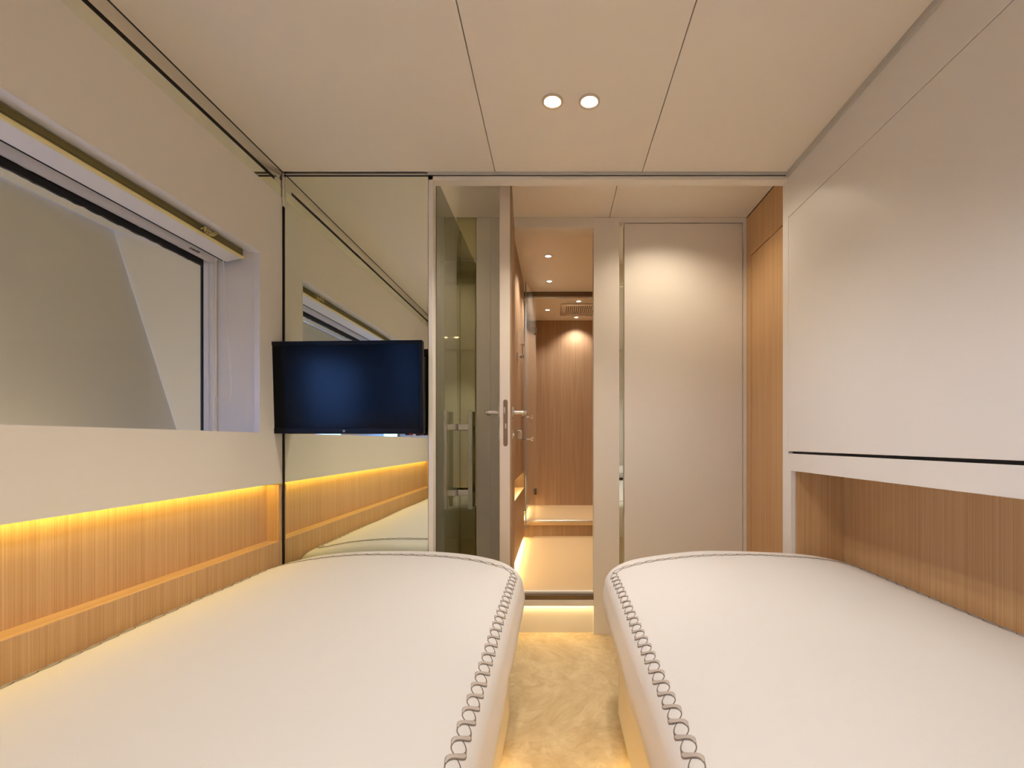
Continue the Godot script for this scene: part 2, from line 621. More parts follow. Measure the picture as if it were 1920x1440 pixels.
func partition() -> void:
	var w := structure("wall_partition", P(-0.85, -1.094, 1.95))
	part("partition_board", box(-1.4, -0.538, -1.094, 1.27, 1.94, 1.976), M.paint, w)
	part("over_door_board", box(-0.538, 1.1, 1.12, 1.3, 1.9287, 1.976), M.paint, w)
	part("top_strip", box(-1.144, -0.54, 1.119, 1.128, 1.9255, 1.94), M.chrome, w)
	part("top_joint", box(-1.144, -0.54, 1.1165, 1.119, 1.9265, 1.94), M.dark, w)
	var m := thing("wall_mirror", P(-0.84, -1.0, 1.935), "tall greenish mirror panel behind the television at the foot of the left bed", "mirror")
	part("mirror_glass", box(-1.143, -0.5395, -1.0, 1.1165, 1.93, 1.94), M.mirror, m)
	# frame of the doorway between cabin and lobby
	var f := structure("door_1", P(0.2, -1.094, 1.95))
	part("left_post", box(-0.538, -0.518, -1.094, 1.1175, 1.9286, 1.976, 0.0015), M.paint, f)
	part("head", box(-0.538, 0.9755, 1.1004, 1.1175, 1.9286, 1.976, 0.0015), M.paint, f)
	part("door_seal", box(-0.5185, -0.5165, -1.094, 1.1, 1.974, 1.978), M.black, f)
	# glass door folded back into the lobby
	var g := thing("glass_door", P(-0.549, -1.08, 2.29), "green tinted glass door standing open with long steel pull handles", "door")
	part("pane", box(-0.554, -0.544, -1.08, 1.2, 1.99, 2.594, 0.001), M.green_glass, g)
	for side in [[-0.6188, -0.554, "outer"], [-0.477, -0.544, "inner"]]:
		var h := mb()
		bx(h, side[0] - 0.0105, side[0] + 0.0105, -0.375, 0.1728, 2.53, 2.55, 0.0015)
		var hp := part("pull_handle", h, M.brushed, g)
		for r in [0.08, -0.2835]:
			var k := mb()
			bx(k, minf(side[0] + 0.0105 * signf(side[1] - side[0]), side[1]), maxf(side[0] + 0.0105 * signf(side[1] - side[0]), side[1]), r - 0.016, r + 0.016, 2.531, 2.549, 0.001)
			part("bracket", k, M.brushed, hp)
	for r in [0.08, -0.2835]:
		part("gasket", box(-0.5555, -0.5425, r - 0.0165, r + 0.0165, 2.53, 2.55), M.black, g)

func right_wall() -> void:
	var w := structure("wall_right", P(0.98, -1.094, 0.75))
	part("top_panel", box(0.9755, 0.995, 0.9435, 1.112, -0.42, 1.9286, 0.0008), M.white, w)
	part("main_panel", box(0.9755, 0.995, -0.0403, 0.9415, -0.42, 1.9275, 0.0012), M.white, w)
	part("grip_slot", box(0.99, 1.0, -0.06, -0.03, -0.42, 1.92), M.dark, w)
	part("lower_rail", box(0.9755, 1.22, -0.121, -0.0503, -0.42, 1.9286, 0.001), M.white, w)
	part("end_post", box(0.9755, 0.9955, -1.094, -0.121, 1.907, 1.976, 0.0008), M.white, w)
	part("end_post", box(0.9757, 0.9955, -0.1212, 1.112, 1.9287, 1.976, 0.0008), M.white, w)
	part("niche_back", box(1.195, 1.22, -1.094, -0.12, -0.42, 1.93), M.oak, w)
	part("niche_end", box(0.9955, 1.195, -1.094, -0.121, 1.907, 1.93), M.oak, w)
	part("niche_end", box(0.9955, 1.195, -1.094, -0.121, -0.42, -0.4), M.oak, w)
	part("hull_side", box(1.0, 1.3, -0.05, 1.2, -0.5, 1.976), M.joint, w)
	part("hull_side", box(1.22, 1.3, -1.144, -0.05, -0.5, 1.976), M.joint, w)

# ------------------------------------------------------------------ lobby
func lobby() -> void:
	var ce := structure("ceiling_lobby", P(0, 1.27, 2.29))
	part("ceiling_panel", box(-1.4, 0.3005, 1.27, 1.29, 1.976, 2.6, 0.0008), M.ceiling, ce)
	part("ceiling_panel", box(0.3035, 1.079, 1.27, 1.29, 1.976, 2.6, 0.0008), M.ceiling, ce)
	part("ceiling_backing", box(-1.4, 1.3, 1.291, 1.34, 1.95, 2.68), M.joint, ce)
	var lw := structure("wall_lobby_left", P(-1.35, -1.094, 2.29))
	part("lining_panel", box(-1.4, -1.3, -1.144, 1.3, 1.95, 2.68), M.paint, lw)
	var rw := structure("wall_lobby_right", P(1.09, -1.094, 2.29))
	part("oak_panel", box(1.079, 1.1, 1.034, 1.265, 1.976, 2.6, 0.0008), M.oak, rw)
	part("oak_panel", box(1.079, 1.1, -1.094, 1.034, 2.543, 2.6, 0.0008), M.oak, rw)
	part("oak_door_panel", box(1.079, 1.1, -1.09, 1.028, 1.98, 2.537, 0.0008), M.oak, rw)
	part("wall_core", box(1.101, 1.3, -1.144, 1.3, 1.95, 2.68), M.joint, rw)
	var fw := structure("wall_lobby_far", P(0.3, -1.094, 2.63))
	var st := mb()
	bx(st, 0.2116, 0.357, -1.094, 1.27, 2.6, 2.67, 0.001)
	part("pilaster", st, M.paint, fw)
	part("over_bathroom_door", box(-0.33, 0.2116, 1.213, 1.4, 2.601, 2.67), M.paint, fw)
	part("over_locker_door", box(0.357, 1.079, 1.243, 1.27, 2.6, 2.67), M.paint, fw)
	part("locker_jamb", box(1.0605, 1.079, -1.094, 1.243, 2.6, 2.67), M.paint, fw)
	part("lining_panel", box(-1.4, -0.565, -1.094, 1.27, 2.6, 2.67), M.paint, fw)
	part("side_panel", box(-0.453, -0.372, -1.094, 1.27, 2.6, 2.67, 0.001), M.paint, fw)
	part("side_jamb", box(-0.371, -0.29, -1.094, 1.27, 2.6, 2.67), M.paint, fw)
	part("wall_core", box(0.34, 1.3, -1.144, 1.4, 2.66, 2.7), M.joint, fw)
	part("wall_core", box(-1.4, -0.3, -1.144, 1.4, 2.67, 2.7), M.joint, fw)
	part("wall_core", box(-0.33, 0.36, 1.27, 1.42, 2.66, 2.7), M.joint, fw)
	var lk := structure("door_2", P(0.72, -1.08, 2.62))
	part("door_leaf", box(0.3865, 1.0575, -1.075, 1.2385, 2.604, 2.645, 0.0015), M.paint, lk)
	var sm := thing("mirror_strip", P(0.37, -1.09, 2.63), "narrow upright mirror strip beside the plain cream locker door", "mirror")
	part("mirror_glass", box(0.357, 0.3855, -1.09, 1.243, 2.628, 2.634), M.mirror, sm)
	var lm := thing("lobby_mirror", P(-0.45, -1.05, 2.605), "tinted mirror panel in the lobby behind the glass door handles", "mirror")
	part("mirror_glass", box(-0.562, -0.455, -1.05, 1.27, 2.601, 2.61), M.lobby_mirror, lm)

	# raised bathroom threshold with light under it
	var th := thing("bathroom_step", P(-0.05, -1.094, 2.62), "cream step up to the bathroom glowing from under its nosing", "step")
	part("riser", box(-0.33, 0.2116, -1.094, -0.86, 2.63, 2.66), M.paint, th)
	part("nosing", box(-0.33, 0.2116, -0.928, -0.896, 2.588, 2.64, 0.002), M.paint, th)
	part("threshold_plate", box(-0.29, 0.2116, -0.896, -0.871, 2.597, 2.66), M.bronze, th)
	var led := thing("led_strip", P(-0.05, -0.929, 2.61), "pale gold LED strip hidden under the bathroom step nosing", "LED strip", "hidden light strips")
	part("led_tape", box(-0.3, 0.205, -0.931, -0.928, 2.61, 2.622), glow(GOLD, 6.0), led)
	strip_light(led, P(-0.048, -0.933, 2.613), Vector2(0.5, 0.012), Vector3(-90, 0, 0), 0.03, GOLD)

	# bathroom door standing open towards the cabin
	var hinge := P(-0.262, 0, 2.6)
	var dr := thing("bathroom_door", P(-0.2445, -0.86, 2.32), "cream bathroom door standing open edge-on with brushed steel lever handles", "door")
	dr.rotation.y = 0.0647
	var leaf := mb()
	block(leaf, Vector3(-0.003, 1.03, 0), Vector3(0.0465, 2.05, 0.54), 0.0012)
	own("leaf", leaf, M.door, dr)
	var veneer := mb()
	block(veneer, Vector3(0.0236, 1.03, -0.001), Vector3(0.0062, 2.05, 0.54), 0.0004)
	own("veneer", veneer, M.oak_dark, dr)
	var y0 := 0.86
	var lock := mb()
	for k in 16:
		var a0 := PI * k / 16.0
		var a1 := PI * (k + 1) / 16.0
		for s in [1.0, -1.0]:
			var cy: float = y0 + (0.178 if s > 0 else -0.011)
			tri(lock, Vector3(0, cy, 0.2706), Vector3(0.01 * cos(a0), cy + s * 0.01 * sin(a0), 0.2706), Vector3(0.01 * cos(a1), cy + s * 0.01 * sin(a1), 0.2706), Vector3.BACK)
	quad(lock, Vector3(-0.01, y0 - 0.011, 0.2706), Vector3(0.01, y0 - 0.011, 0.2706), Vector3(0.01, y0 + 0.178, 0.2706), Vector3(-0.01, y0 + 0.178, 0.2706), Vector3.BACK)
	var lp := own("lock_plate", lock, mat(rgb(150, 128, 108), 0.35, 0.9), dr)
	var bolt := mb()
	block(bolt, Vector3(-0.004, y0 + 0.14, 0.2716), Vector3(0.008, 0.028, 0.003), 0.0005)
	block(bolt, Vector3(0.001, y0 + 0.07, 0.2712), Vector3(0.007, 0.022, 0.0015), 0.0004)
	own("latch_bolt", bolt, M.satin, lp)
	for s in [-1.0, 1.0]:
		var fx: float = -0.0263 if s < 0 else 0.0268
		var rose := mb()
		block(rose, Vector3(fx + s * 0.004, y0 + 0.134, 0.215), Vector3(0.008, 0.048, 0.048), 0.0015)
		var ro := own("lever_rose", rose, M.satin, dr)
		var lev := mb()
		tube(lev, [Vector3(fx + s * 0.006, y0 + 0.134, 0.215), Vector3(fx + s * 0.066, y0 + 0.134, 0.215)], [0.0085, 0.0085], 16)
		block(lev, Vector3(fx + s * 0.062, y0 + 0.134, 0.165), Vector3(0.017, 0.017, 0.12), 0.004)
		own("lever", lev, M.satin, ro)
		var key := mb()
		block(key, Vector3(fx + s * 0.003, y0 + 0.03, 0.215), Vector3(0.006, 0.042, 0.042), 0.0015)
		tube(key, [Vector3(fx, y0 + 0.03, 0.215), Vector3(fx + s * 0.011, y0 + 0.03, 0.215)], [0.008, 0.008], 14)
		own("key_rose", key, M.satin, dr)

# ------------------------------------------------------------------ bathroom
func bathroom() -> void:
	var fl := structure("floor_bathroom", P(0.1, -0.86, 3.4))
	part("floor_slab", box(-0.5, 0.7, -0.93, -0.86, 2.66, 4.2), M.stone, fl)
	part("shower_tray", box(-0.5, 0.7, -0.76, -0.7145, 4.165, 5.2, 0.003), M.stone, fl)
	part("tray_riser", box(-0.5, 0.7, -0.93, -0.74, 4.175, 4.2), M.oak_dark, fl)
	part("tray_edge", box(-0.5, 0.7, -0.735, -0.7135, 4.16, 4.176, 0.002), M.satin, fl)
	part("tray_base", box(-0.5, 0.7, -0.93, -0.76, 4.2, 5.2), M.joint, fl)
	var ce := structure("ceiling_bathroom", P(0.1, 1.36, 3.9))
	part("ceiling_panel", box(-0.6, 0.33, 1.36, 1.38, 2.67, 4.2, 0.0008), M.ceiling, ce)
	part("ceiling_panel", box(0.333, 0.7, 1.36, 1.38, 2.67, 4.2, 0.0008), M.ceiling, ce)
	part("shower_ceiling", box(-0.6, 0.7, 1.3601, 1.38, 4.2, 5.2), M.ceiling, ce)
	part("ceiling_backing", box(-0.7, 0.8, 1.381, 1.42, 2.66, 5.3), M.joint, ce)
	var fw := structure("wall_bathroom_far", P(0.1, -0.72, 5.17))
	part("oak_panel", box(-0.6, 0.7, -0.8, 1.37, 5.15, 5.2), M.oak_dark, fw)
	var rw := structure("wall_bathroom_right", P(0.6, -0.9, 3.9))
	part("oak_panel", box(0.55, 0.7, -0.95, 1.37, 2.68, 5.2), M.oak_dark, rw)
	var lw := structure("wall_bathroom_left", P(-0.3, -0.9, 3.9))
	part("upper_panel", box(-0.3, -0.28, -0.261, 1.36, 2.68, 4.0, 0.001), M.oak_dark, lw)
	part("shower_panel", box(-0.33, -0.31, -0.75, 1.36, 4.0, 5.15), M.oak_dark, lw)
	part("niche_end", box(-0.42, -0.28, -0.4, -0.261, 3.99, 4.02), M.oak_dark, lw)
	part("niche_back", box(-0.44, -0.42, -0.9, -0.2, 2.68, 4.02), M.oak_dark, lw)
	part("wall_core", box(-0.6, -0.441, -0.95, 1.4, 2.68, 5.2), M.joint, lw)
	part("wall_core", box(-0.441, -0.331, -0.95, 1.4, 4.02, 5.2), M.joint, lw)
	var bench := thing("wall_bench", P(-0.35, -0.86, 3.3), "built-in wooden ledge with a pale top along the bathroom wall", "ledge")
	part("bench_top", box(-0.42, -0.279, -0.405, -0.397, 2.68, 3.99, 0.001), M.stone, bench)
	part("bench_front", box(-0.3, -0.28, -0.815, -0.405, 2.68, 4.0), M.oak_dark, bench)
	var l1 := thing("led_strip", P(-0.33, -0.262, 3.3), "gold LED strip hidden over the bathroom ledge niche", "LED strip", "hidden light strips")
	part("led_tape", box(-0.318, -0.304, -0.262, -0.258, 2.75, 3.95), glow(GOLD, 6.0), l1)
	strip_light(l1, P(-0.312, -0.265, 3.35), Vector2(0.012, 1.2), Vector3(-90, 0, 0), 0.12, GOLD)
	var l2 := thing("led_strip", P(-0.33, -0.815, 3.3), "gold LED strip hidden under the bathroom ledge above the floor", "LED strip", "hidden light strips")
	part("led_tape", box(-0.32, -0.304, -0.815, -0.811, 2.72, 4.1), glow(GOLD, 6.0), l2)
	strip_light(l2, P(-0.306, -0.817, 3.4), Vector2(1.35, 0.012), Vector3(-60, -90, 0), 0.32, GOLD)

	var l3 := thing("led_strip", P(-0.31, -0.66, 4.65), "gold LED strip hidden low along the shower wall", "LED strip", "hidden light strips")
	part("led_cover", box(-0.311, -0.285, -0.655, -0.64, 4.3, 5.1, 0.001), M.oak_dark, l3)
	part("led_tape", box(-0.306, -0.292, -0.659, -0.655, 4.32, 5.08), glow(GOLD, 6.0), l3)
	strip_light(l3, P(-0.298, -0.661, 4.7), Vector2(0.76, 0.012), Vector3(-60, -90, 0), 0.12, GOLD)
	var rail := thing("shower_rail", P(0.1, 1.32, 4.17), "dark bronze header rail across the shower ceiling", "rail")
	part("rail_bar", box(-0.33, 0.55, 1.318, 1.36, 4.16, 4.185, 0.002), M.bronze, rail)
	part("rail_track", box(-0.33, 0.55, 1.300, 1.318, 4.166, 4.18, 0.002), M.satin, rail)
	# glass shower door, ajar
	var sd := thing("shower_door", P(-0.2155, -0.7, 3.91), "clear glass shower door standing ajar with polished round knobs", "door")
	sd.rotation.y = 0.1016 * -1.0
	var g := mb()
	block(g, Vector3(0, 0.985, 0), Vector3(0.008, 1.97, 0.52), 0.001)
	own("pane", g, M.clear_glass, sd)
	var ed := mb()
	block(ed, Vector3(0, 0.985, 0.2625), Vector3(0.0085, 1.97, 0.004))
	own("polished_edge", ed, M.glass_edge, sd)
	var hg := mb()
	for y in [0.25, 1.7]:
		block(hg, Vector3(0, y, -0.24), Vector3(0.024, 0.06, 0.05), 0.003)
	own("hinge", hg, M.bronze, sd)
	for y in [0.90, 0.72]:
		var kn := mb()
		tube(kn, [Vector3(-0.045, y, 0.17), Vector3(-0.03, y, 0.17), Vector3(-0.029, y, 0.17), Vector3(0.029, y, 0.17), Vector3(0.03, y, 0.17), Vector3(0.045, y, 0.17)], [0.014, 0.014, 0.006, 0.006, 0.014, 0.014], 14)
		own("knob", kn, M.chrome, sd)
	# ceiling grille in the shower
	var v := thing("air_vent", P(0.2, 1.36, 4.72), "rectangular slatted air vent in the shower ceiling", "vent")
	var fr := mb()
	bx(fr, 0.045, 0.1, 1.348, 1.36, 4.52, 4.92, 0.002)
	bx(fr, 0.4, 0.455, 1.348, 1.36, 4.52, 4.92, 0.002)
	bx(fr, 0.1, 0.4, 1.348, 1.36, 4.52, 4.565, 0.002)
	bx(fr, 0.1, 0.4, 1.348, 1.36, 4.875, 4.92, 0.002)
	part("frame", fr, M.satin, v)
	for k in 14:
		part("slat", box(0.106 + k * 0.021, 0.119 + k * 0.021, 1.350, 1.358, 4.568, 4.872, 0.001), M.paint, v)
	part("backing", box(0.1, 0.4, 1.3585, 1.3595, 4.565, 4.875), M.joint, v)
	# glass wall lamp, unlit
	var s := thing("wall_sconce", P(-0.27, 0.6, 3.3), "glass tumbler wall sconce on a chrome arm in the bathroom", "sconce")
	var cup := mb()
	lathe(cup, P(-0.245, 0.70, 3.3), [[0.012, 0.0], [0.026, 0.01], [0.033, 0.05], [0.038, 0.105], [0.036, 0.105], [0.031, 0.05], [0.02, 0.012]], 24)
	part("glass_shade", cup, M.clear_glass, s)
	var arm := mb()
	lathe(arm, P(-0.245, 0.60, 3.3), [[0.0, 0.0], [0.012, 0.0], [0.012, 0.02], [0.005, 0.03], [0.005, 0.085], [0.016, 0.1], [0.0, 0.104]], 20)
	tube(arm, [P(-0.28, 0.61, 3.3), P(-0.245, 0.61, 3.3)], [0.007, 0.007], 12)
	bx(arm, -0.2805, -0.274, 0.58, 0.64, 3.27, 3.33, 0.002)
	part("arm", arm, M.chrome, s)
	# white switch box
	var sw := thing("wall_switch", P(-0.275, 0.02, 3.34), "small white switch box on the bathroom wall", "switch")
	part("plate", box(-0.2803, -0.254, 0.018, 0.082, 3.31, 3.37, 0.003), M.bright, sw)
	part("rocker", box(-0.2545, -0.251, 0.03, 0.07, 3.325, 3.355, 0.001), M.bright, sw)

# ------------------------------------------------------------------ beds
# rounded-rectangle distance in from the outline of a bed, in the bed's own plan (hx, hz half sizes)
func inset(x: float, z: float, hx: float, hz: float, rc: float) -> float:
	var qx := absf(x) - (hx - rc)
	var qz := absf(z) - (hz - rc)
	return -(minf(maxf(qx, qz), 0.0) + Vector2(maxf(qx, 0.0), maxf(qz, 0.0)).length() - rc)

class Spread:
	var hx: float
	var hz: float
	var rc := 0.13
	var roll := 0.042
	var crest: float
	var wall_drop: float
	var aisle_drop: float
	var side: float     # +1 when the wall is on the -x side
	var cx: float
	var cd: float
	var n: FastNoiseLite

func spread_height(b: Spread, x: float, z: float) -> float:
	var d := clampf(inset(x, z, b.hx, b.hz, b.rc), 0.0, 1.0)
	var drop := 0.0
	if d < b.roll:
		drop = b.roll - sqrt(maxf(b.roll * b.roll - (b.roll - d) * (b.roll - d), 0.0))
	var u := clampf(x / b.hx, -1.0, 1.0) * b.side
	var crown := (b.wall_drop if u < 0 else b.aisle_drop) * pow(absf(u), 2.6)
	var w := clampf(z / b.hz, -1.0, 1.0)
	crown += 0.012 * pow(absf(w), 8.0)
	return b.crest - crown - drop + b.n.get_noise_2d(x * 1.0 + b.cx * 9.0, z * 1.0) * 0.005

func outline(b: Spread, off: float, count: int) -> Array:
	# points of the rounded rectangle set in by off, evenly spread by a fixed rule so that rings match
	var r := maxf(b.rc - off, 0.0)
	var out := []
	var ax := b.hx - b.rc
	var az := b.hz - b.rc
	var arc := 14
	var long := int((count - 4 * arc) / 2.0 * 0.68)
	var short := int((count - 4 * arc) / 2.0) - long
	if off > b.rc:
		ax = maxf(b.hx - off, 0.0)
		az = maxf(b.hz - off, 0.0)
	var corners := [[1, 1, 0.0], [-1, 1, PI / 2], [-1, -1, PI], [1, -1, PI * 1.5]]
	for c in 4:
		var k: Array = corners[c]
		var m := Vector2(k[0] * ax, k[1] * az)
		for s in arc:
			var a: float = k[2] + PI / 2 * s / (arc - 1)
			out.append(m + Vector2(cos(a), sin(a)) * r)
		var nx: Array = corners[(c + 1) % 4]
		var from: Vector2 = out[-1]
		var to := Vector2(nx[0] * ax, nx[1] * az) + Vector2(cos(nx[2]), sin(nx[2])) * r
		var steps := short if c % 2 == 0 else long
		for s in range(1, steps):
			out.append(from.lerp(to, float(s) / steps))
	return out

func make_spread(b: Spread, hem: float) -> SurfaceTool:
	var st := mb()
	var count := 220
	var rings := []
	var hn := noise(17, 3.0, 2)
	# skirt
	var rim := outline(b, 0.0, count)
	for k in 7:
		var f := k / 6.0
		var ring := []
		for i in rim.size():
			var p: Vector2 = rim[i]
			var top := spread_height(b, p.x, p.y)
			var h: float = hem + 0.012 * hn.get_noise_2d(p.x * 1.5 + b.cx, p.y * 1.5)
			var out := 0.012 * sin(PI * f) - 0.02 * (1.0 - f) * (1.0 - f) + 0.005 * (1.0 - f) * hn.get_noise_2d(p.x * 5.0, p.y * 5.0 + 9.0)
			var dir := (p - Vector2(clampf(p.x, -(b.hx - b.rc), b.hx - b.rc), clampf(p.y, -(b.hz - b.rc), b.hz - b.rc))).normalized()
			var q := p + dir * (out if dir.x * b.side > 0.0 else minf(out, 0.0))
			ring.append(P(b.cx + q.x, lerpf(h, top, f), b.cd - q.y))
		rings.append(ring)
	for k in range(1, 9):
		var off: float = b.roll * (1.0 - cos(PI / 2 * k / 8.0))
		var ring := []
		for p in outline(b, off, count):
			ring.append(P(b.cx + p.x, spread_height(b, p.x, p.y), b.cd - p.y))
		rings.append(ring)
	var inner := outline(b, b.roll, count)
	for k in range(1, 21):
		var f := pow(k / 20.0, 0.9)
		var ring := []
		for p in inner:
			var spine := Vector2(0.0, clampf(p.y, -(b.hz - b.hx), b.hz - b.hx))
			var q: Vector2 = p.lerp(spine, f)
			ring.append(P(b.cx + q.x, spread_height(b, q.x, q.y), b.cd - q.y))
		rings.append(ring)
	var n: int = rings[0].size()
	for ring in rings:
		for v in ring:
			st.set_smooth_group(0)
			st.add_vertex(v)
	for k in rings.size() - 1:
		for i in n:
			var a := k * n + i
			var c := k * n + (i + 1) % n
			for ix in [a, c + n, a + n, a, c, c + n]:
				st.add_index(ix)
	st.generate_normals()
	return st

# twisted two-strand embroidery laid on the spread
func make_braid(b: Spread, wall_in: float, end_in: float, aisle_in: float) -> SurfaceTool:
	var st := mb()
	var xw := -b.side * (b.hx - wall_in)
	var xa := b.side * (b.hx - aisle_in)
	var zend := -(b.hz - end_in)
	var zhead := b.hz - 0.06
	var rr := 0.06
	var path := []
	var sgn := signf(xa - xw)
	var step := 0.004
	var z := zhead
	while z > zend + rr:
		path.append([Vector2(xa, z), Vector2(sgn, 0)])
		z -= step
	for k in 24:
		var a := PI / 2 * (k + 0.5) / 24.0
		var nrm := Vector2(sgn * cos(a), -sin(a))
		path.append([Vector2(xa - sgn * rr, zend + rr) + nrm * rr, nrm])
	var x := xa - sgn * rr
	while (x - xw) * sgn > rr:
		path.append([Vector2(x, zend), Vector2(0, -1)])
		x -= sgn * step
	for k in 24:
		var a := PI / 2 * (k + 0.5) / 24.0
		var nrm := Vector2(-sgn * sin(a), -cos(a))
		path.append([Vector2(xw + sgn * rr, zend + rr) + nrm * rr, nrm])
	z = zend + rr
	while z < zhead:
		path.append([Vector2(xw, z), Vector2(-sgn, 0)])
		z += step
	var dark := Color(0.25, 0.20, 0.17)
	var light := Color(0.56, 0.49, 0.44)
	var pitch := 0.0444
	for strand in 2:
		var along := 0.0
		var prev := []
		for k in path.size():
			if k > 0:
				along += (path[k][0] as Vector2).distance_to(path[k - 1][0])
			var ph := along / pitch * PI + (PI if strand == 1 else 0.0)
			var slope := cos(ph)
			var lat := 0.0125 * (sin(ph) + 0.1 * sin(3.0 * ph))
			var t := smoothstep(-0.25, 0.95, slope)
			var half := lerpf(0.0011, 0.0046, t)
			var tang := (path[mini(k + 1, path.size() - 1)][0] - path[maxi(k - 1, 0)][0]) as Vector2
			tang = tang.normalized()
			var run := (tang * pitch + (path[k][1] as Vector2) * 0.0125 * PI * (cos(ph) + 0.3 * cos(3.0 * ph))).normalized()
			var across := Vector2(-run.y, run.x)
			var mid: Vector2 = path[k][0] + path[k][1] * lat
			var row := []
			for e in [[-1.0, 0.0004], [-0.72, 0.0012], [-0.7, 0.0013], [0.7, 0.0013], [0.72, 0.0012], [1.0, 0.0004]]:
				var q: Vector2 = mid + across * half * e[0]
				row.append(P(b.cx + q.x, spread_height(b, q.x, q.y) + e[1] + 0.0012 * t, b.cd - q.y))
			if k > 0:
				for e in 5:
					var c := light if e == 2 and half > 0.0018 else dark
					for ix in [[prev[e], prev[e + 1], row[e + 1]], [prev[e], row[e + 1], row[e]]]:
						var nn: Vector3 = ((ix[2] - ix[0]) as Vector3).cross(ix[1] - ix[0])
						var order := [0, 1, 2] if nn.y >= 0 else [0, 2, 1]
						nn = (nn if nn.y >= 0 else -nn).normalized()
						for o in order:
							st.set_color(c)
							st.set_normal(nn)
							st.add_vertex(ix[o])
			prev = row
	return st

func make_pillow(at: Vector3, label: String, group: String) -> void:
	var o := thing("pillow", at, label, "pillow", group)
	var st := mb()
	var nu := 28
	var nv := 20
	var base := 0
	for half in [1.0, -1.0]:
		for j in nv + 1:
			for i in nu + 1:
				var u := -1.0 + 2.0 * i / nu
				var v := -1.0 + 2.0 * j / nv
				var t := pow(maxf((1.0 - pow(absf(u), 2.6)) * (1.0 - pow(absf(v), 2.6)), 0.0), 0.55)
				var pinch := 1.0 - 0.05 * (1.0 - v * v) * absf(u) - 0.0
				var y: float = 0.075 + half * (0.072 * t + 0.002)
				st.set_smooth_group(0)
				st.add_vertex(Vector3(u * 0.36 * pinch, y, v * 0.24 * (1.0 - 0.05 * (1.0 - u * u) * absf(v))))
		for j in nv:
			for i in nu:
				var a := base + j * (nu + 1) + i
				var idx := [a, a + 1, a + nu + 2, a, a + nu + 2, a + nu + 1]
				if half < 0:
					idx = [a, a + nu + 2, a + 1, a, a + nu + 1, a + nu + 2]
				for q in idx:
					st.add_index(q)
		base += (nu + 1) * (nv + 1)
	st.generate_normals()
	own("pillowcase", st, M.linen, o)

func beds() -> void:
	M.braid = mat(Color.WHITE, 0.6)
	M.braid.vertex_color_use_as_albedo = true
	for side in [1.0, -1.0]:
		var left: bool = side > 0
		var where := "left" if left else "right"
		var b := Spread.new()
		var xw := -1.146 if left else 1.191
		var xa := -0.13 if left else 0.187
		b.side = side
		b.cx = (xw + xa) / 2
		b.hx = absf(xw - xa) / 2
		b.cd = (1.905 - 0.395) / 2
		b.hz = (1.905 + 0.395) / 2
		b.crest = -0.437 if left else -0.436
		b.wall_drop = 0.06 if left else 0.05
		b.aisle_drop = 0.075
		b.n = noise(40 + int(side), 1.6, 2)
		var inner: float = xa - side * 0.045
		var bed := thing("single_bed", P(b.cx, -1.094, b.cd), ("cream bed base under the white bedspread by the window" if left else "cream bed base under the white bedspread beside the oak niche"), "bed", "twin beds")
		part("base", box(xw, inner, -1.02, -0.722, -0.39, 1.72, 0.004), M.paint, bed)
		part("plinth", box(xw, inner - side * 0.09, -1.094, -1.02, -0.39, 1.66), M.paint, bed)
		var sp := thing("bedspread", P(b.cx, -0.7, b.cd), ("white bedspread with grey braid embroidery on the bed under the window" if left else "white bedspread with grey braid embroidery on the bed by the oak niche"), "bedspread", "embroidered bedspreads")
		var cov := part("cover", make_spread(b, -0.705), M.linen, sp)
		part("braid_embroidery", make_braid(b, 0.055, 0.12, 0.03), M.braid, cov)
		var led := thing("led_strip", P(inner - side * 0.05, -1.02, 0.6), "gold LED strip hidden under the base of the %s bed" % where, "LED strip", "hidden light strips")
		part("led_tape", box(inner - side * 0.06, inner - side * 0.04, -1.024, -1.02, -0.35, 1.5), glow(GOLD, 6.0), led)
		strip_light(led, P(inner - side * 0.045, -1.027, 0.58), Vector2(0.015, 1.85), Vector3(-90, 0, 0), 0.32, GOLD)
		make_pillow(P(b.cx - side * 0.02, -0.428, -0.1), "white pillow at the head of the %s bed" % where, "pillows")

# ------------------------------------------------------------------ lamps
func make_downlight(radius: float) -> Node3D:
	var o := Node3D.new()
	var ring := mb()
	lathe(ring, Vector3.ZERO, [[radius * 0.74, -0.001], [radius * 0.8, -0.0045], [radius * 0.97, -0.0045], [radius, -0.003], [radius, 0.0]], 36)
	own("trim_ring", ring, M.satin, o)
	var lens := mb()
	lathe(lens, Vector3.ZERO, [[0.0, -0.0045], [radius * 0.5, -0.0035], [radius * 0.745, -0.0012]], 32)
	own("lamp_lens", lens, M.lamp, o)
	return o

